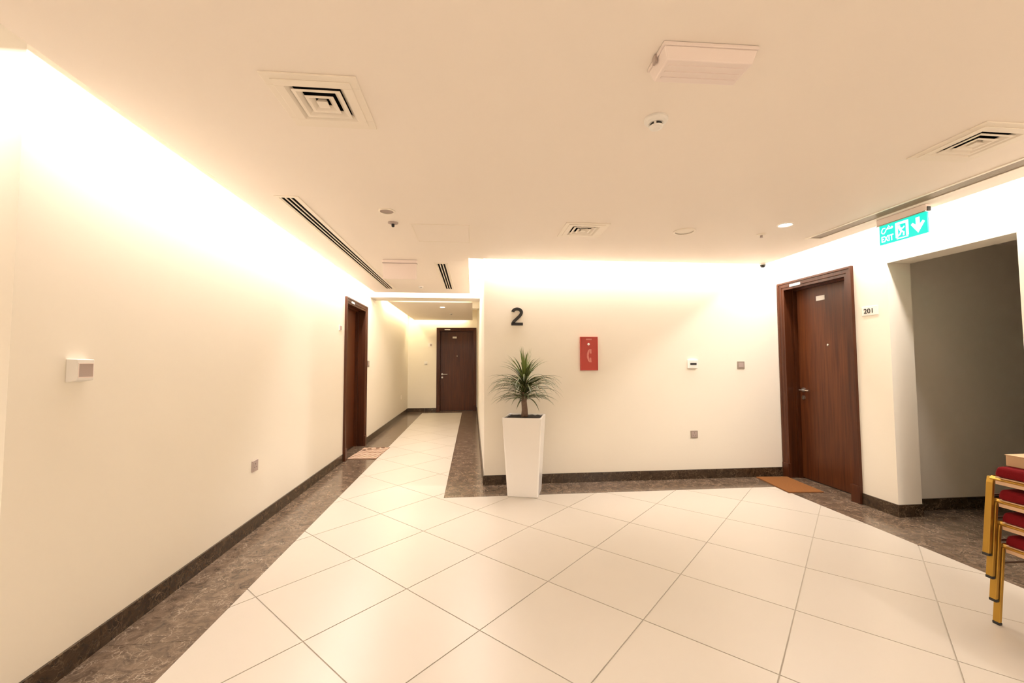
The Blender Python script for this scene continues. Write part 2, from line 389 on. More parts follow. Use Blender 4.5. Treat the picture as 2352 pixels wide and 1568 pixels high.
for i in range(-14, 22):
    for j in range(-14, 24):
        a0, b0 = A0+S*i+g, B0+S*j+g; a1, b1 = A0+S*(i+1)-g, B0+S*(j+1)-g
        q = [((a_-b_)/S2, (a_+b_)/S2) for a_, b_ in ((a0, b0), (a1, b0), (a1, b1), (a0, b1))]
        pieces = [p for p in (clip_rect(q, r) for r in RECTS) if p and area(p) > 2e-4]
        if not pieces: continue
        cx, cy = (a0+a1-b0-b1)/2/S2, (a0+a1+b0+b1)/2/S2
        if abs(sum(area(p) for p in pieces)-area(q)) < 1e-5 and len(pieces) == 1:
            if full_mesh is None:
                bm = B(); prism(bm, [(x-cx, y-cy) for x, y in q], -.004, 0)
                o = obj('floor_tile', bm, M['tile'], floor); full_mesh = o.data
            else:
                o = bpy.data.objects.new('floor_tile', full_mesh); C.objects.link(o); o.parent = floor
            o.location = (cx, cy, 0)
        else:
            bm = B()
            for p in pieces: prism(bm, [(x-cx, y-cy) for x, y in p], -.004, 0)
            o = obj('floor_tile', bm, M['tile'], floor); o.location = (cx, cy, 0)
bm = B(); box(bm, XL+.4, XS2, YF, YT-.004, -.004, 0)
obj('floor_field', bm, M['tile'], floor)
def marble_run(x0, x1, y0, y1, axis, step, start=None, name='marble_tile'):
    lo, hi = (x0, x1) if axis == 0 else (y0, y1)
    t = lo if start is None else start
    while t > lo+1e-6: t -= step
    while t < hi-1e-6:
        s0, s1 = max(t, lo)+.001, min(t+step, hi)-.001
        if s1-s0 > .01:
            r = (s0, s1, y0+.0008, y1-.0008) if axis == 0 else (x0+.0008, x1-.0008, s0, s1)
            bm = B(); cx, cy = (r[0]+r[1])/2, (r[2]+r[3])/2
            box(bm, r[0]-cx, r[1]-cx, r[2]-cy, r[3]-cy, -.004, 0)
            o = obj(name, bm, M['marble'], floor); o.location = (cx, cy, 0)
        t += step
marble_run(0, SL, Y0-SL, YE-.30, 1, .87, 2.16)
marble_run(XL, 0, Y0-SL, Y0, 0, .87)
marble_run(XL, XL+.4, YF, Y0-SL, 1, .87)
marble_run(XS1, XC, YS, YE-.30, 1, .60)
marble_run(0, XC, YE-.30, YE, 0, .6)
marble_run(XC, XS2, YS, YB, 0, .435)
marble_run(XS2, XR, YF, YB, 1, .87, 2.36)
marble_run(XR, XR+WT, N0, N1, 1, .87, N0)
for k in range(6): marble_run(XR+WT+.52*k, XR+WT+.52*(k+1), 1.05, NY, 1, .6, .9)
# door thresholds
marble_run(-WT, 0, DOORS['left'][0]+CI, DOORS['left'][1]-CI, 1, 2, name='door_sill')
marble_run(XR, XR+WT, DOORS['right'][0]+CI, DOORS['right'][1]-CI, 1, 2, name='door_sill')
marble_run(DOORS['far'][0]+CI, DOORS['far'][1]-CI, YE, YE+WT, 0, 2, name='door_sill')

# ------------------------------------------------------------------ marble skirting
BH, BT = .10, .012
def skirting(name, label, runs, step=.435, start=None):
    e = thing(name, label, 'baseboard', kind='structure')
    for (axis, lo, hi, w0, w1) in runs:
        t = lo if start is None else start
        while t > lo+1e-6: t -= step
        while t < hi-1e-6:
            s0, s1 = max(t, lo)+.0012, min(t+step, hi)-.0012
            if s1-s0 > .004:
                bm = B(); c_ = (s0+s1)/2
                if axis == 1: box(bm, w0, w1, s0-c_, s1-c_, 0, BH)
                else: box(bm, s0-c_, s1-c_, w0, w1, 0, BH)
                o = obj('skirting_tile', bm, M['marble_b'], e)
                o.location = (0, c_, .0005) if axis == 1 else (c_, 0, .0005)
            t += step
    return e
skirting('baseboard_left', 'brown marble skirting along the left wall', [(1, Y0+.012, DOORS['left'][0]-.002, 0, BT), (1, DOORS['left'][1]+.002, YE-BT, 0, BT)], start=2.14)
skirting('baseboard_left_return', 'brown marble skirting under the wall end at far left', [(0, XL, BT, Y0-BT, Y0)])
skirting('baseboard_back', 'brown marble skirting behind the white planter', [(0, XC-BT, XR-.03, YB-BT, YB)])
skirting('baseboard_corridor', 'brown marble skirting on the right side of the corridor', [(1, YB, YE-BT, XC-BT, XC)])
skirting('baseboard_far', 'brown marble skirting beside the far door', [(0, BT, DOORS['far'][0]-.002, YE-BT, YE), (0, DOORS['far'][1]+.002, XC-BT, YE-BT, YE)])
skirting('baseboard_right', 'brown marble skirting between the right door and the passage',
         [(1, N1-.001, DOORS['right'][0]-.002, XR-BT, XR), (0, XR-BT, XR+WT, N1-BT, N1), (1, YF, N0, XR-BT, XR)], start=N1-.001)
skirting('baseboard_passage', 'brown marble skirting inside the shaded side passage', [(0, XR+WT, NX1, NY-BT, NY), (1, N1, NY-BT, XR+WT, XR+WT+BT)])

# ------------------------------------------------------------------ doors
def make_door(name, label, W, HH, loc, rot, wide_plinth=True):
    """local frame: x to the right as seen from the room, +y into the wall, z up"""
    d = thing(name, label, 'door', loc, rot, kind='structure')
    cw, ci = .085, CI
    prof = [(0, 0), (0, -.030), (.018, -.030), (.024, -.022), (.055, -.022), (.062, -.014), (.085, -.014), (.085, 0)]
    for s in (0, 1):
        bm = B(); pts = [((u if not s else W-u), v) for u, v in prof]
        prism(bm, pts, .16, HH-.0)
        # mitre top: shear inner edge down
        for v in bm.verts:
            if v.co.z > HH-.01:
                v.co.z = HH-(v.co.x if not s else W-v.co.x)
        obj('casing', bm, M['frame'], d)
        x0, x1 = (-.001, .09) if not s else (W-.09, W+.001)
        bx('plinth_block', M['frame'], d, x0, x1, -.034, 0, 0, .16, bevel=.003)
    bm = B(); pts = [(HH-u, v) for u, v in prof]
    prism(bm, pts, 0, W, lambda u, v, w_: (w_, v, u))
    for v in bm.verts:
        if v.co.x < .01: v.co.x = HH-v.co.z
        else: v.co.x = W-(HH-v.co.z)
    head = obj('casing', bm, M['frame'], d)
    bx('door_notice', M['white'], head, W*.20, W*.20+.15, -.026, -.021, HH-.062, HH-.035)
    t = .028
    for s in (0, 1):
        x0, x1 = (ci, ci+t) if not s else (W-ci-t, W-ci)
        bx('jamb', M['frame'], d, x0, x1, 0, .2, 0, HH-ci)
        x0, x1 = (ci+t, ci+t+.02) if not s else (W-ci-t-.02, W-ci-t)
        bx('door_stop', M['frame'], d, x0, x1, .095, .138, 0, HH-ci-t)
    bx('jamb', M['frame'], d, ci+t, W-ci-t, 0, .2, HH-ci-t, HH-ci)
    bx('door_stop', M['frame'], d, ci+t+.02, W-ci-t-.02, .095, .138, HH-ci-t-.02, HH-ci-t)
    lx0, lx1 = ci+t+.003, W-ci-t-.003; ly = .14
    leaf = bx('door_leaf', M['wood'], d, lx0, lx1, ly, ly+.045, .008, HH-ci-t-.004, bevel=.002)
    # lever handle on the left side
    hx, hz = lx0+.065, .985
    bm = B(); lathe(bm, [(.0, .0), (.026, 0), (.026, .008), (.0, .008)][1:3], 20)
    hnd = obj('door_handle', bm, M['steel'], d); hnd.location = (hx, ly, hz); hnd.rotation_euler = (math.pi/2, 0, 0)
    bm = B(); tube(bm, [(0, 0, .004), (0, 0, .05), (.012, 0, .058), (.14, 0, .058)], .009, 10)
    obj('lever', bm, M['steel'], hnd)
    bm = B(); lathe(bm, [(.024, 0), (.024, .008)], 20); box(bm, -.004, .004, -.012, .008, .008, .0095)
    e = obj('keyhole_rose', bm, M['steel'], d); e.location = (hx, ly, hz-.085); e.rotation_euler = (math.pi/2, 0, 0)
    bx('number_plate', M['white'], d, W/2-.113, W/2-.003, ly-.004, ly, 1.955, 2.005)
    bm = B(); lathe(bm, [(.012, 0), (.012, .004), (.006, .006)], 16)
    e = obj('peephole', bm, M['steel'], d); e.location = (W/2+.01, ly, 1.475); e.rotation_euler = (math.pi/2, 0, 0)
    return d
make_door('door_1', 'dark brown door in the right wall beside the open passage', DOORS['right'][1]-DOORS['right'][0], DH, (XR, DOORS['right'][1], 0), -math.pi/2)
make_door('door_2', 'dark brown door seen edge-on in the left wall', DOORS['left'][1]-DOORS['left'][0], DH, (0, DOORS['left'][0], 0), math.pi/2)
make_door('door_3', 'dark brown door closing the far end of the corridor', DOORS['far'][1]-DOORS['far'][0], DH+.03, (DOORS['far'][0], YE, 0), 0.0)

# ------------------------------------------------------------------ ceiling fittings
def square_diffuser(label, hole, grp):
    cx, cy = (hole[0]+hole[1])/2, (hole[2]+hole[3])/2; h = (hole[1]-hole[0])/2
    d = thing('air_diffuser', label, 'air vent', (cx, cy, H), 0, grp)
    bm = B(); frame_ring(bm, (-.180, .180, -.180, .180), (-.113, .113, -.113, .113), -.008, 0)
    obj('frame', bm, M['beige'], d, bevel=.002)
    bm = B(); frame_ring(bm, (-.150, .150, -.150, .150), (-.113, .113, -.113, .113), -.012, -.0081)
    obj('inner_frame', bm, M['beige'], d, bevel=.0015)
    bm = B(); box(bm, -h+.001, h-.001, -h+.001, h-.001, .075, .08)
    frame_ring(bm, (-h+.001, h-.001, -h+.001, h-.001), (-h+.004, h-.004, -h+.004, h-.004), .001, .075)
    obj('duct_box', bm, M['void'], d)
    bm = B()
    for sx, sy in ((1, 0), (-1, 0), (0, 1), (0, -1)):
        def P(r, t_, z): return (sx*r+(-sy)*t_*r, sy*r+sx*t_*r, z)
        vv = [bm.verts.new(P(*q)) for q in ((.1128, -1, -.011), (.1128, 1, -.011), (.094, 1, .006), (.094, -1, .006),
                                            (.1128, -1, -.008), (.1128, 1, -.008), (.094, 1, .009), (.094, -1, .009))]
        for q in ((0,1,2,3), (7,6,5,4), (0,4,5,1), (3,2,6,7)): bm.faces.new([vv[i_] for i_ in q])
    obj('vane', bm, M['beige'], d)
    for r0 in (.095, .057):                            # flared vanes with a flat lower lip
        bm = B(); r1 = r0-.013; r2 = r0-.030; th = .0025
        frame_ring(bm, (-r0, r0, -r0, r0), (-r1, r1, -r1, r1), -.011, -.0085)
        for sx, sy in ((1, 0), (-1, 0), (0, 1), (0, -1)):
            def P(r, t_, z): return (sx*r+(-sy)*t_*r, sy*r+sx*t_*r, z)
            vv = [bm.verts.new(P(*q)) for q in ((r1, -1, -.011), (r1, 1, -.011), (r2, 1, .004), (r2, -1, .004),
                                                (r1, -1, -.011+th), (r1, 1, -.011+th), (r2, 1, .004+th), (r2, -1, .004+th))]
            for q in ((0,1,2,3), (7,6,5,4), (0,4,5,1), (3,2,6,7)): bm.faces.new([vv[i_] for i_ in q])
        obj('vane', bm, M['beige'], d)
    bm = B(); frustum(bm, (-.022, .022, -.022, .022), -.011, (-.014, .014, -.014, .014), .01)
    obj('core', bm, M['beige'], d)
    return d
square_diffuser('beige square ceiling air diffuser above the long left wall, nearest the viewer', HOLES[0], 'square ceiling diffusers')
square_diffuser('beige square ceiling air diffuser at the right edge beside the metal slot', HOLES[1], 'square ceiling diffusers')
square_diffuser('beige square ceiling air diffuser in front of the wall with the red panel', HOLES[2], 'square ceiling diffusers')

def slot_diffuser(label, hole, mats, nslots=3):
    x0, x1, y0, y1 = hole; cx, cy = (x0+x1)/2, (y0+y1)/2; hw, hl = (x1-x0)/2, (y1-y0)/2
    d = thing('slot_diffuser', label, 'air vent', (cx, cy, H), 0, 'linear slot diffusers')
    bm = B(); frame_ring(bm, (-hw-.022, hw+.022, -hl-.022, hl+.022), (-hw+.002, hw-.002, -hl+.002, hl-.002), -.005, .0)
    obj('frame', bm, mats[0], d, bevel=.001)
    bm = B(); box(bm, -hw+.001, hw-.001, -hl+.001, hl-.001, .06, .065)
    frame_ring(bm, (-hw+.001, hw-.001, -hl+.001, hl-.001), (-hw+.003, hw-.003, -hl+.003, hl-.003), .001, .06)
    obj('duct_box', bm, M['void'], d)
    if nslots == 3:
        gp = .0215; wbar = (2*hw-.006-3*gp)/4
        for k in range(4):
            xa = -hw+.003+k*(wbar+gp)
            bm = B(); box(bm, xa, xa+wbar, -hl+.003, hl-.003, -.003, .001); obj('blade', bm, mats[1], d)
    else:
        n = 6; wbar = (2*hw-.006)/n
        for k in range(n):
            xa = -hw+.003+k*wbar
            bm = B(); box(bm, xa+.0012, xa+wbar-.0012, -hl+.003, hl-.003, -.001, .012); obj('blade', bm, mats[1], d)
    return d
slot_diffuser('long three-slot ceiling air diffuser running beside the left wall', HOLES[3], (M['beige'], M['beige']))
slot_diffuser('short three-slot ceiling air diffuser over the corridor mouth', HOLES[4], (M['beige'], M['beige']))
slot_diffuser('brownish metal slot diffuser in the ceiling along the right wall', HOLES[5], (M['beige'], M['alu']), 0)

# surface emergency light
e = thing('emergency_light', 'white rectangular emergency light box fixed to the ceiling', 'light fixture', (2.535, 1.385, H), -.02)
bm = B(); frustum(bm, (-.172, .172, -.072, .072), -.014, (-.172, .172, -.072, .072), -.001); obj('base', bm, M['pinkish'], e, bevel=.002)
bm = B(); frustum(bm, (-.155, .155, -.058, .058), -.058, (-.168, .168, -.069, .069), -.014); obj('diffuser_cover', bm, M['pinkish'], e, bevel=.004)
for yy in (-.03, 0, .03):
    bx('rib', M['pinkish'], e, -.14, .14, yy-.004, yy+.004, -.0605, -.058)
bx('clip', M['lgrey'], e, -.178, -.170, -.012, .012, -.03, -.004); bx('clip', M['lgrey'], e, .170, .178, -.012, .012, -.03, -.004)

# detectors and small round fittings
def smoke_detector(label, loc, s=1.0, grp='ceiling detectors'):
    d = thing('smoke_detector', label, 'smoke detector', loc, .6, grp)
    bm = B(); lathe(bm, [(.052*s, -.0005), (.052*s, -.010*s), (.046*s, -.018*s), (.034*s, -.024*s)], 28); obj('base', bm, M['white'], d, smooth=False)
    bm = B(); lathe(bm, [(.026*s, -.024*s), (.026*s, -.036*s)], 24); obj('sensing_chamber', bm, M['black'], d)
    for k in range(4):
        a_ = k*math.pi/2+.4
        bm = B(); box(bm, .024*s, .030*s, -.005*s, .005*s, -.038*s, -.022*s); o = obj('fin', bm, M['white'], d); o.rotation_euler = (0, 0, a_)
    bm = B(); lathe(bm, [(.031*s, -.036*s), (.028*s, -.043*s), (.016*s, -.047*s)], 24); obj('cap', bm, M['white'], d)
    return d
smoke_detector('white smoke detector with dark vents next to the emergency light', (2.537, 1.765, H))
smoke_detector('tiny detector on the ceiling before the corridor bulkhead', (.96, 6.09, H), .7)
smoke_detector('tiny detector beside the lamp on the far corridor ceiling', (1.22, 9.55, H2), .8)
def round_fitting(name, label, loc, r, mats, cat):
    d = thing(name, label, cat, loc, 0)
    bm = B(); lathe(bm, [(r, -.0005), (r, -.006), (r*.86, -.010), (r*.80, -.006)], 32, False); obj('rim', bm, mats[0], d)
    bm = B(); lathe(bm, [(r*.79, -.003), (r*.60, -.005), (r*.2, -.006)], 32); obj('grille', bm, mats[1], d)
    return d
round_fitting('ceiling_speaker', 'round beige ceiling speaker left of the lit downlight', (3.490, 3.31, H), .088, (M['beige'], M['beige']), 'speaker')
round_fitting('ceiling_speaker', 'round tan ceiling fitting beside the long three-slot diffuser', (1.087, 3.04, H), .058, (M['beige'], M['lgrey']), 'speaker')
e = thing('sprinkler', 'small brown sprinkler head behind the round tan fitting', 'sprinkler', (1.083, 3.30, H), 0)
bm = B(); lathe(bm, [(.040, -.0005), (.040, -.005), (.020, -.012)], 24); obj('escutcheon', bm, M['lgrey'], e)
bm = B(); lathe(bm, [(.012, -.012), (.012, -.030), (.008, -.034)], 12); obj('nozzle', bm, M['black'], e)
e = thing('sprinkler', 'small pale sprinkler plate beside the lit downlight', 'sprinkler', (4.205, 3.34, H), 0)
bm = B(); lathe(bm, [(.038, -.0005), (.038, -.004), (.018, -.010)], 24); obj('escutcheon', bm, M['beige'], e)
bm = B(); lathe(bm, [(.010, -.010), (.010, -.026), (.014, -.028)], 12); obj('nozzle', bm, M['lgrey'], e)

def downlight(label, loc, watt, r=.058, col=(1, .92, .8), grp='recessed downlights'):
    d = thing('downlight', label, 'downlight', loc, 0, grp)
    bm = B(); lathe(bm, [(r, -.0005), (r, -.004), (r*.86, -.006), (r*.80, -.003)], 32, False); obj('rim', bm, M['white'], d)
    bm = B(); lathe(bm, [(r*.79, -.002), (r*.60, -.0025)], 32); obj('lens', bm, M['lamp'], d)
    ld = bpy.data.lights.new('downlight_lamp', 'AREA'); ld.shape = 'DISK'; ld.size = r*1.5; ld.energy = watt; ld.color = col; ld.spread = 2.5
    lo = bpy.data.objects.new('downlight_lamp', ld); C.objects.link(lo); lo.parent = d; lo.location = (0, 0, -.012)
    return d
downlight('lit round downlight in the ceiling near the right door', (4.223, 3.085, H), 9)
downlight('lit lamp on the far corridor ceiling above the door', (1.10, 8.45, H2), 5, .06, WARM)
for k, (x, y) in enumerate([(.6, -.9), (3.0, -.9), (.6, -2.8), (3.0, -2.8), (-2.2, -.6), (-2.2, -2.8), (4.4, -1.8)]):  # unseen downlights added as fill; two burn stronger to lift the side passage
    downlight('unseen fill downlight added in the ceiling behind the viewer', (x, y, H), (34 if k in (0, 4) else 15), .06, (1, .93, .87), 'added fill downlights behind the viewer')

# ceiling access panel
e = thing('access_panel', 'flush square access panel in the ceiling before the corridor', 'access panel', (1.45, 3.55, H), 0)
bm = B(); frame_ring(bm, (-.235, .235, -.24, .24), (-.227, .227, -.232, .232), -.0035, -.0003); obj('frame', bm, M['beige'], e)
bx('panel', M['ceil'], e, -.224, .224, -.229, .229, -.0025, -.0003)

# security camera in the corner
e = thing('security_camera', 'tiny dome security camera in the corner above the right door', 'camera', (5.09, 4.41, H), 0)
e.location = (4.96, 4.345, H)
bm = B(); lathe(bm, [(.034, -.0005), (.034, -.020)], 20); obj('base', bm, M['white'], e)
bm = B(); lathe(bm, [(.028, -.020), (.027, -.034), (.018, -.046), (.006, -.050)], 20); obj('dome', bm, M['black'], e, smooth=True)

# ------------------------------------------------------------------ text helper
def text_mesh(body, size, extrude, mat, name, parent=None, offset=0.0):
    cu = bpy.data.curves.new('txt', 'FONT'); cu.body = body; cu.size = size; cu.extrude = extrude; cu.offset = offset
    cu.align_x = 'CENTER'; cu.align_y = 'CENTER'; cu.resolution_u = 6
    to = bpy.data.objects.new('txt', cu); C.objects.link(to)
    bpy.context.view_layer.update()
    me = bpy.data.meshes.new_from_object(to.evaluated_get(bpy.context.evaluated_depsgraph_get()))
    bpy.data.objects.remove(to); bpy.data.curves.remove(cu)
    me.name = name; me.materials.clear(); me.materials.append(mat)
    xs_ = [v.co.x for v in me.vertices]; ys_ = [v.co.y for v in me.vertices]
    cx, cy = (min(xs_)+max(xs_))/2, (min(ys_)+max(ys_))/2
    for v in me.vertices: v.co.x -= cx; v.co.y -= cy
    o = bpy.data.objects.new(name, me); C.objects.link(o)
    if parent: o.parent = parent
    return o, max(xs_)-min(xs_), max(ys_)-min(ys_)

# exit sign over the right side, parallel to the wall --------------------------------
def exit_housing(parent, L):
    bx('housing', M['pinkish'], parent, -L/2-.006, L/2+.006, -.022, .022, -.052, -.001, bevel=.003)
    bx('edge_trim', M['mirror'], parent, -L/2-.006, L/2+.006, -.0245, .0245, -.055, -.049)
ex = thing('exit_sign', 'glowing green EXIT sign with running figure and down arrow', 'exit sign', (4.89, 2.755, H), -math.pi/2)
L = .345
exit_housing(ex, L)
zt, zb = -.055, -.200
pn = bx('panel', M['green'], ex, -L/2, L/2, -.006, .006, zb, zt)
bx('end_cap', M['black'], ex, L/2+.006, L/2+.012, -.012, .012, -.05, -.02)
yv = -.0075
SG = lambda u, v, w_: (u, w_, v)
def sign_poly(pts, name='symbol'):
    bm = B(); prism(bm, pts, -.0082, -.0062, SG); return obj(name, bm, M['signwhite'], pn)
def stroke(pts, wdt, name):
    bm = B()
    for p, q in zip(pts, pts[1:]):
        dx, dy = q[0]-p[0], q[1]-p[1]; l_ = math.hypot(dx, dy) or 1; nx, ny = -dy/l_*wdt/2, dx/l_*wdt/2; ex_ = dx/l_*wdt*.3; ey_ = dy/l_*wdt*.3
        prism(bm, [(p[0]+nx-ex_, p[1]+ny-ey_), (p[0]-nx-ex_, p[1]-ny-ey_), (q[0]-nx+ex_, q[1]-ny+ey_), (q[0]+nx+ex_, q[1]+ny+ey_)], -.0082, -.0062, SG)
    return obj(name, bm, M['signwhite'], pn)
zm = (zt+zb)/2
o, tw, th = text_mesh('EXIT', .062, .001, M['signwhite'], 'lettering', pn, .0012)
o.location = (-L/2+.062, -.0072, zb+.040); o.rotation_euler = (math.pi/2, 0, 0); sc = .092/tw; o.scale = (sc, .046/th, 1)
# arabic word for exit, drawn right to left with pen strokes
ax_, az_ = -L/2+.105, zt-.040
stroke([(ax_, az_+.012), (ax_-.006, az_+.017), (ax_-.012, az_+.010), (ax_-.006, az_+.004), (ax_, az_+.010)], .006, 'arabic_letter')
stroke([(ax_-.010, az_+.006), (ax_-.026, az_+.006), (ax_-.040, az_+.006)], .007, 'arabic_letter')
stroke([(ax_-.022, az_+.018), (ax_-.034, az_+.020), (ax_-.046, az_+.006)], .006, 'arabic_letter')
stroke([(ax_-.046, az_+.006), (ax_-.052, az_+.002), (ax_-.056, az_-.010), (ax_-.064, az_-.016)], .006, 'arabic_letter')
stroke([(ax_-.058, az_+.018), (ax_-.074, az_+.020), (ax_-.084, az_+.006), (ax_-.086, az_-.010), (ax_-.078, az_-.020), (ax_-.066, az_-.022)], .006, 'arabic_letter')
sign_poly([(ax_-.034, az_+.026), (ax_-.028, az_+.026), (ax_-.028, az_+.032), (ax_-.034, az_+.032)], 'arabic_letter')
# pictogram: white doorway with running figure left green inside
px0, px1 = -.048, .046
sign_poly([(px0, zb+.022), (px0+.018, zb+.022), (px0+.018, zt-.028), (px1-.018, zt-.028), (px1-.018, zb+.022), (px1, zb+.022), (px1, zt-.010), (px0, zt-.010)], 'door_symbol')
bm = B(); prism(bm, [(px0+.026+.010*math.cos(k*.6283), zt-.042+.010*math.sin(k*.6283)) for k in range(10)], -.0082, -.0062, SG); obj('running_figure', bm, M['signwhite'], pn)
stroke([(px0+.030, zt-.054), (px0+.042, zt-.080)], .016, 'running_figure')
stroke([(px0+.042, zt-.082), (px0+.060, zt-.092), (px0+.058, zt-.115)], .010, 'running_figure')
stroke([(px0+.040, zt-.084), (px0+.032, zt-.104), (px0+.014, zt-.112)], .010, 'running_figure')
stroke([(px0+.034, zt-.056), (px0+.054, zt-.062), (px0+.064, zt-.052)], .008, 'running_figure')
stroke([(px0+.010, zb+.014), (px1-.006, zb+.014)], .008, 'running_figure')
# down arrow
qx = L/2-.062
sign_poly([(qx-.013, zt-.018), (qx+.013, zt-.018), (qx+.013, zt-.070), (qx+.034, zt-.048), (qx+.047, zt-.060), (qx, zb+.016), (qx-.047, zt-.060), (qx-.034, zt-.048), (qx-.013, zt-.070)], 'arrow')

ex2 = thing('exit_sign', 'hanging sign box showing a blank pinkish side over the corridor', 'exit sign', (.930, 4.52, H), .0)
bx('housing', M['pinkish'], ex2, -.182, .182, -.022, .022, -.035, -.001, bevel=.003)
bx('panel', M['pinkish'], ex2, -.176, .176, -.008, .008, -.205, -.035)
bx('edge_trim', M['lgrey'], ex2, -.182, .182, -.0235, .0235, -.039, -.033)

# ------------------------------------------------------------------ wall fittings
# local frame of wall fittings: x to the right as seen, -y out of the wall
ROT = {'left': math.pi/2, 'back': 0.0, 'right': -math.pi/2}
def wall_loc(side, u, z):
    return {'left': (0, u, z), 'back': (u, YB, z), 'right': (XR, u, z), 'far': (u, YE, z)}[side]
def plate(name, label, cat, side, u, z, s=.086, mat='grey', kind='switch', grp=None):
    d = thing(name, label, cat, wall_loc(side, u, z), ROT.get(side, 0.0), grp)
    bx('face_plate', M[mat], d, -s/2, s/2, -.009, 0, -s/2, s/2, bevel=.002)
    if kind == 'switch':
        bx('rocker', M['lgrey' if mat == 'grey' else mat], d, -s*.34, s*.34, -.012, -.008, -s*.26, s*.34, bevel=.001)
        bx('rocker_base', M['grey'], d, -s*.34, s*.34, -.0105, -.008, -s*.38, -s*.29)
    elif kind == 'socket':
        f = bx('outlet', M['lgrey' if mat == 'grey' else mat], d, -s*.36, s*.36, -.0105, -.008, -s*.36, s*.36)
        for (a_, b_, w_, h_) in ((0, .016, .004, .010), (-.015, -.010, .009, .004), (.015, -.010, .009, .004)):
            bx('pin_hole', M['black'], f, a_-w_/2, a_+w_/2, -.0112, -.0104, b_-h_/2, b_+h_/2)
    return d
plate('light_switch', 'grey light switch plate beside the right door', 'switch', 'back', 4.769, 1.262, .086)
plate('wall_socket', 'grey socket plate low on the wall below the thermostat', 'socket', 'back', 4.189, .490, .082, 'grey', 'socket')
plate('wall_socket', 'grey socket plate low on the long left wall', 'socket', 'left', 3.491, .499, .086, 'lgrey', 'socket')
plate('light_switch', 'grey switch plate on left wall just beyond the edge-on door', 'switch', 'left', 7.03, 1.285, .10, 'grey')
plate('wall_socket', 'pale socket plate low on the left wall of the far corridor', 'socket', 'left', 10.25, .47, .086, 'beige', 'socket')
plate('light_switch', 'white switch plate on the corridor end wall left of far door', 'switch', 'far', .467, 1.29, .09, 'white')
# room number plates
d = thing('room_sign', 'small room number sign on the left wall before the edge-on door', 'sign', wall_loc('left', 5.565, 1.757), ROT['left'])
bx('plate', M['white'], d, -.055, .055, -.006, 0, -.034, .034); bx('number_field', M['lgrey'], d, -.045, .045, -.0072, -.006, -.025, .025)
d = thing('room_sign', 'small room number sign on the end wall left of far door', 'sign', wall_loc('far', .580, 1.77), 0)
bx('plate', M['white'], d, -.055, .055, -.006, 0, -.050, .050); bx('number_field', M['lgrey'], d, -.005, .045, -.0072, -.006, -.03, .03)
d = thing('room_sign', 'small white sign with number 201 beside the right door', 'sign', wall_loc('right', 3.405, 1.757), ROT['right'])
bx('plate', M['white'], d, -.070, .082, -.005, 0, -.040, .040, bevel=.001)
o, tw, th = text_mesh('201', .07, .0008, M['black'], 'number', d, .0008)
o.rotation_euler = (math.pi/2, 0, 0); o.location = (-.008, -.0062, 0); s_ = .084/tw; o.scale = (s_, .044/th, 1)
# thermostat
d = thing('thermostat', 'white thermostat with dark display on the back wall', 'thermostat', wall_loc('back', 4.186, 1.277), 0)
bx('case', M['pot'], d, -.056, .056, -.030, 0, -.048, .050, bevel=.006)
bx('display', M['black'], d, -.037, .037, -.0315, -.0295, -.010, .014)
bx('button', M['beige'], d, -.030, -.006, -.0315, -.0295, -.034, -.024); bx('button', M['beige'], d, .006, .030, -.0315, -.0295, -.034, -.024)
# left wall push box
d = thing('wall_sensor_box', 'raised white wall box with grey recessed front on left wall', 'wall box', wall_loc('left', 1.972, 1.279), ROT['left'])
bm = B(); frustum(bm, (-.040, .040, -.045, .045), .040, (-.046, .046, -.052, .048), 0)
for v in bm.verts: v.co = Vector((v.co.x, -v.co.z, v.co.y))
obj('housing', bm, M['white'], d, bevel=.003)
bm = B()
for a_ in (((-.036, .036, -.0415, -.0395, -.034, -.030)), ((-.036, .036, -.0415, -.0395, .026, .030)), ((-.036, -.033, -.0415, -.0395, -.030, .026)), ((.033, .036, -.0415, -.0395, -.030, .026))): box(bm, *a_)
obj('bezel', bm, M['pinkish'], d)
bx('push_face', M['lgrey'], d, -.033, .033, -.0408, -.0395, -.030, .026)
# black numeral
path = [(-.053+.0, .036)]
path = [(.000+.048*math.cos(math.radians(t)), .047+.036*math.sin(math.radians(t))) for t in range(172, -20, -12)]
path += [(.040, .022), (.022, .000), (-.004, -.024), (-.030, -.048), (-.046, -.070)]
hw_ = .0165
bm = B(); lf, rt = [], []
for i, p in enumerate(path):
    q0, q1 = path[max(i-1, 0)], path[min(i+1, len(path)-1)]
    dx, dy = q1[0]-q0[0], q1[1]-q0[1]; l_ = math.hypot(dx, dy)
    lf.append((p[0]-dy/l_*hw_, p[1]+dx/l_*hw_)); rt.append((p[0]+dy/l_*hw_, p[1]-dx/l_*hw_))
F = [[bm.verts.new((x, yy, z)) for x, z in side] for side in (lf, rt) for yy in (-.012, 0)]
for i in range(len(path)-1):
    for r0, r1 in ((0, 2), (1, 3), (0, 1), (2, 3)): bm.faces.new((F[r0][i], F[r0][i+1], F[r1][i+1], F[r1][i]))
bm.faces.new((F[0][0], F[1][0], F[3][0], F[2][0])); bm.faces.new((F[0][-1], F[1][-1], F[3][-1], F[2][-1]))
box(bm, -.064, .063, -.012, 0, -.096, -.066)
o = obj('numeral', bm, M['black'])
tag(o, 'black raised numeral 2 on the wall above the plant', 'numeral')
o.location = (2.193, YB-.0005, 1.803)
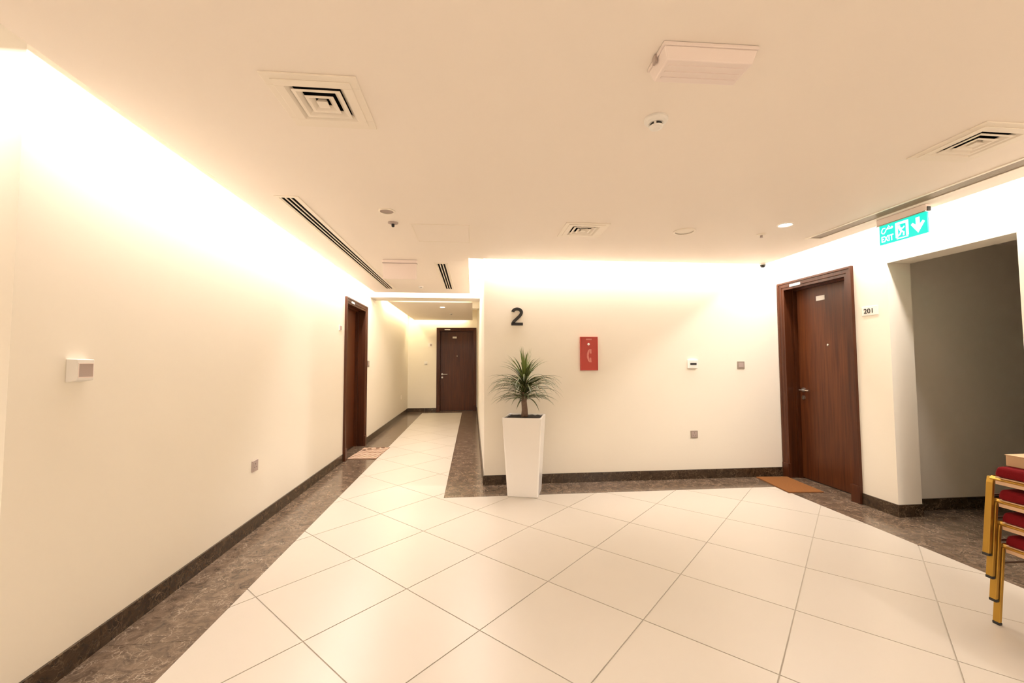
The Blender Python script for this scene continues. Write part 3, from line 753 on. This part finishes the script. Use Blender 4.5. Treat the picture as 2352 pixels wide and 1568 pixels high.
# red fire telephone panel
d = thing('fire_panel', 'red rectangular fire panel mounted on the back wall', 'fire panel', wall_loc('back', 2.989, 1.398), 0)
bx('door', M['red'], d, -.092, .092, -.020, 0, -.178, .178, bevel=.002)
bm = B()
for a_ in ((-.099, .099, -.024, 0, .176, .185), (-.099, .099, -.024, 0, -.185, -.176), (-.099, -.090, -.024, 0, -.176, .176), (.090, .099, -.024, 0, -.176, .176)): box(bm, *a_)
obj('frame', bm, M['red'], d, bevel=.002)
bx('label_strip', M['redlt'], d, -.034, .030, -.0215, -.0195, .150, .164)
bm = B(); lathe(bm, [(.013, 0), (.013, .006), (.008, .008)], 16); o = obj('lock', bm, M['white'], d); o.location = (-.006, -.020, .102); o.rotation_euler = (math.pi/2, 0, 0)
bm = B()
RF = lambda u, v, w_: (u, w_, v)
prism(bm, [(.004, .048), (.026, .048), (.026, 0), (.008, 0)], -.0214, -.0202, RF)
prism(bm, [(.004, -.096), (.026, -.096), (.022, -.046), (.008, -.046)], -.0214, -.0202, RF)
prism(bm, [(.004, .048), (-.012, .036), (-.024, 0), (-.026, -.04), (-.012, -.082), (.004, -.096), (.002, -.06), (-.006, -.024), (.002, .02)], -.0214, -.0202, RF)
obj('handset_symbol', bm, M['redlt'], d)

# ------------------------------------------------------------------ potted plant
PX, PY = 2.232, 4.205
pp = thing('potted_plant', 'tall tapered white planter holding a spiky dracaena', 'potted plant', (PX, PY, 0), -.28)
PZ, tw2, bw2 = .765, .193, .152
bm = B()
def ring(hw, z, rad=.018, seg=4):
    out = []
    for (sx, sy, a0_) in ((1, 1, 0), (-1, 1, 90), (-1, -1, 180), (1, -1, 270)):
        for k in range(seg+1):
            a_ = math.radians(a0_+90*k/seg)
            out.append((sx*(hw-rad)+rad*math.cos(a_), sy*(hw-rad)+rad*math.sin(a_), z))
    return [bm.verts.new(p) for p in out]
rs = [ring(bw2-.004, 0), ring(bw2, .006), ring(tw2, PZ-.004), ring(tw2-.004, PZ), ring(tw2-.016, PZ), ring(tw2-.018, PZ-.004), ring(tw2-.022, PZ-.03)]
for r_, q_ in zip(rs, rs[1:]):
    for i in range(len(r_)): bm.faces.new((r_[i], r_[(i+1) % len(r_)], q_[(i+1) % len(r_)], q_[i]))
bm.faces.new(rs[0][::-1]); bm.faces.new(rs[-1])
pot = obj('pot', bm, M['pot'], pp)
bm = B()
n = 12
grid = [[bm.verts.new((-(tw2-.0215)+2*(tw2-.0215)*i/n, -(tw2-.0215)+2*(tw2-.0215)*j/n, PZ-.012+R.uniform(-.004, .004))) for j in range(n+1)] for i in range(n+1)]
for i in range(n):
    for j in range(n): bm.faces.new((grid[i][j], grid[i+1][j], grid[i+1][j+1], grid[i][j+1]))
obj('soil', bm, M['soil'], pp)
bm = B(); tube(bm, [(0, 0, PZ-.02), (.003, 0, PZ+.06), (-.004, .002, PZ+.14), (0, 0, PZ+.24), (.004, 0, PZ+.36)], [.036, .030, .028, .027, .018], 12)
obj('trunk', bm, M['bark'], pp, smooth=True)
def leaf(az, z0, elev, length, droop, width, mats):
    bm = B(); nseg = 8; p = Vector((0, 0, 0)); ang = elev; pts = []
    for k in range(nseg+1):
        pts.append((p.copy(), ang)); st = length/nseg
        p = p+Vector((math.cos(ang)*st, 0, math.sin(ang)*st)); ang -= droop/nseg*(.5+1.0*k/nseg)
    cols = (-1, -.62, 0, .62, 1); rows = []
    for k, (q, an) in enumerate(pts):
        t_ = k/nseg; wd = width*(min(1, .55+t_*2.5) if t_ < .3 else max(.03, 1-((t_-.3)/.7)**1.6))
        up = Vector((-math.sin(an), 0, math.cos(an)))
        rows.append([bm.verts.new(q+Vector((0, c_*wd/2, 0))+up*abs(c_)*wd*.22) for c_ in cols])
    for r0, r1 in zip(rows, rows[1:]):
        for i in range(4):
            f = bm.faces.new((r0[i], r0[i+1], r1[i+1], r1[i])); f.material_index = 1 if i in (0, 3) else 0
    o = obj('leaf', bm, mats, pp, smooth=True)
    o.location = (.012*math.cos(az), .012*math.sin(az), z0); o.rotation_euler = (0, 0, az)
    return o
mats_a = [M['leaf'], M['leafedge']]; mats_y = [M['leafyoung'], M['leafedge']]
nl = 170
for k in range(nl):
    t_ = k/(nl-1); az = k*2.39996+R.uniform(-.2, .2)
    z0 = PZ+.155+.215*t_
    if t_ < .22: elev, dr, ln = R.uniform(.1, .5), R.uniform(.9, 1.4), R.uniform(.27, .38)
    elif t_ < .78: elev, dr, ln = R.uniform(.4, .9), R.uniform(1.5, 2.2), R.uniform(.36, .45)
    else: elev, dr, ln = R.uniform(.95, 1.25), R.uniform(.7, 1.3), R.uniform(.28, .36)
    wa = az-.28                                       # keep leaf tips off the wall behind
    if math.sin(wa) > .3: ln *= 1-.30*math.sin(wa)
    leaf(az, z0, elev, ln, dr, R.uniform(.016, .023), mats_a if t_ < .85 else mats_y)
for k in range(9):
    az = k*2.2; leaf(az, PZ+.37, R.uniform(1.35, 1.52), R.uniform(.27, .355), R.uniform(.05, .35), .017, mats_y)

# ------------------------------------------------------------------ mats
mt = thing('doormat', 'flat orange coir doormat in front of the right door', 'doormat', (5.035, 4.175, 0), -.09)
bx('pile', M['coir'], mt, -.175, .175, -.275, .275, .002, .012, bevel=.003)
bx('backing', M['rugdark'], mt, -.182, .182, -.282, .282, .0004, .003)
mt = thing('doormat', 'brown and cream striped rug by the left door', 'rug', (.235, 6.235, 0), -.05)
bm = B(); nx_, ny_ = 10, 16
def rz(x, y): return .009+.003*math.sin(x*31+y*7)+.002*math.sin(y*23)
gt = [[bm.verts.new((-.19+.38*i/nx_, -.38+.76*j/ny_, rz(i/nx_, j/ny_))) for j in range(ny_+1)] for i in range(nx_+1)]
gb_ = [[bm.verts.new((-.19+.38*i/nx_, -.38+.76*j/ny_, .0005)) for j in range(ny_+1)] for i in range(nx_+1)]
for i in range(nx_):
    for j in range(ny_):
        bm.faces.new((gt[i][j], gt[i+1][j], gt[i+1][j+1], gt[i][j+1])); bm.faces.new((gb_[i][j+1], gb_[i+1][j+1], gb_[i+1][j], gb_[i][j]))
for i in range(nx_):
    for j in (0, ny_): bm.faces.new((gt[i][j], gb_[i][j], gb_[i+1][j], gt[i+1][j]))
for j in range(ny_):
    for i in (0, nx_): bm.faces.new((gt[i][j], gb_[i][j], gb_[i][j+1], gt[i][j+1]))
obj('rug_cloth', bm, M['rugs'], mt, smooth=False)
for (x, y) in ((-.08, .25), (.03, .30), (.10, .33), (-.14, .18)):
    bm = B(); lathe(bm, [(.030, 0), (.026, .005), (.012, .007)], 10); o = obj('dark_motif', bm, M['rugdark'], mt); o.location = (x, y, .010); o.scale = (1, 1.5, 1)

# ------------------------------------------------------------------ stacked banquet chairs
def rect_tube(bm, pts, hx=.008, hy=.014):
    rings = [[bm.verts.new((p[0]+sx*hx, p[1]+sy*hy, p[2])) for sx, sy in ((-1, -1), (1, -1), (1, 1), (-1, 1))] for p in pts]
    for a_, b_ in zip(rings, rings[1:]):
        for i in range(4): bm.faces.new((a_[i], a_[(i+1) % 4], b_[(i+1) % 4], b_[i]))
    bm.faces.new(rings[0][::-1]); bm.faces.new(rings[-1])
def make_chair(label, loc):
    """chair faces local -x ; front legs at x=0; width along y"""
    t_ = thing('banquet_chair', label, 'chair', loc, 0, 'stacked banquet chairs')
    W2, D, SZ = .225, .44, .375
    fy, by = W2, W2-.03
    for s in (-1, 1):
        bm = B(); rect_tube(bm, [(.043, s*fy, SZ+.014), (.036, s*fy, SZ-.015), (0, s*(fy+.006), .012)])
        lg = obj('leg', bm, M['gold'], t_, bevel=.003)
        bm = B(); box(bm, -.0085, .0085, s*(fy+.006)-.0145, s*(fy+.006)+.0145, 0, .0125); obj('foot_cap', bm, M['black'], lg, bevel=.001)
        bm = B(); rect_tube(bm, [(D+.115, s*by, .012), (D+.02, s*by, SZ), (D+.035, s*by, SZ+.12), (D+.105, s*by, SZ+.50)])
        lg = obj('leg', bm, M['gold'], t_, bevel=.003)
        bm = B(); box(bm, D+.115-.0085, D+.115+.0085, s*by-.0145, s*by+.0145, 0, .0125); obj('foot_cap', bm, M['black'], lg, bevel=.001)
        bm = B(); tube(bm, [(.04, s*(fy-.002), SZ+.006), (D+.02, s*by, SZ+.006)], 0, 4, flat=(.009, .013)); obj('side_rail', bm, M['gold'], t_)
        bm = B(); tube(bm, [(.030, s*(fy+.006), .295), (D+.04, s*(fy+.002), .295), (D+.042, s*by, .295)], .006, 8); obj('stretcher', bm, M['gold_shaded'], t_)
    bm = B(); tube(bm, [(.040, -fy, SZ+.006), (.040, fy, SZ+.006)], 0, 4, flat=(.013, .013)); obj('front_rail', bm, M['gold'], t_, bevel=.002)
    bm = B(); tube(bm, [(D+.02, -by, SZ+.006), (D+.02, by, SZ+.006)], 0, 4, flat=(.011, .013)); obj('rear_rail', bm, M['gold'], t_)
    bm = B(); tube(bm, [(D+.105, -by, SZ+.50), (D+.112, -by+.05, SZ+.535), (D+.114, 0, SZ+.545), (D+.112, by-.05, SZ+.535), (D+.105, by, SZ+.50)], .013, 8); obj('top_rail', bm, M['gold'], t_, smooth=True)
    bx('seat_board', M['ply'], t_, .034, D+.01, -fy+.022, fy-.022, SZ-.018, SZ+.018)
    bm = B(); frustum(bm, (.022, D+.008, -W2+.019, W2-.019), SZ+.020, (.030, D+.003, -W2+.028, W2-.028), SZ+.072)
    obj('seat_cushion', bm, M['crimson'], t_, bevel=.018, seg=4)
    bm = B(); frustum(bm, (-.014, .014, -by+.015, by-.015), 0, (-.012, .012, -by+.03, by-.03), .34)
    o = obj('backrest_cushion', bm, M['crimson'], t_, bevel=.010, seg=4); o.location = (D+.045, 0, SZ+.16); o.rotation_euler = (0, math.atan2(.07, .38), 0)
    return t_
PIT = .112
spots = [(0.0, 0.0), (-.012, PIT), (-.024, 2*PIT), (-.036, 3*PIT)]
names_ = ['red and gold banquet chair standing on the floor, bottom of the stack', 'red and gold banquet chair second from bottom of the stack',
          'red and gold banquet chair third from bottom of the stack', 'red and gold banquet chair on top of the stack under a cardboard box']
CHX, CHY = 4.306, 1.895-.231
ch0 = make_chair(names_[0], (CHX, CHY, 0))
for (dx, dz), nm in list(zip(spots, names_))[1:]:
    dup(ch0, (CHX+dx, CHY, dz), 0.0, nm)
TOPZ = 3*PIT+.375+.072+.001
e = thing('cardboard_box', 'flat tan cardboard box lying on the top stacked chair', 'box', (CHX+.24, CHY+.0, TOPZ), .02)
bx('carton', M['card'], e, -.19, .17, -.19, .195, 0, .052, bevel=.002)
bx('flap', M['card'], e, -.192, -.01, -.192, .197, .052, .055); bx('flap', M['card'], e, .0, .172, -.192, .197, .052, .055)
o = bx('paper_stack', M['paper'], None, -.13, .10, -.17, .12, 0, .012)
o.location = (CHX+.23, CHY-.02, TOPZ+.0552); o.rotation_euler = (0, 0, .12)
tag(o, 'white papers lying on top of the cardboard box', 'paper')
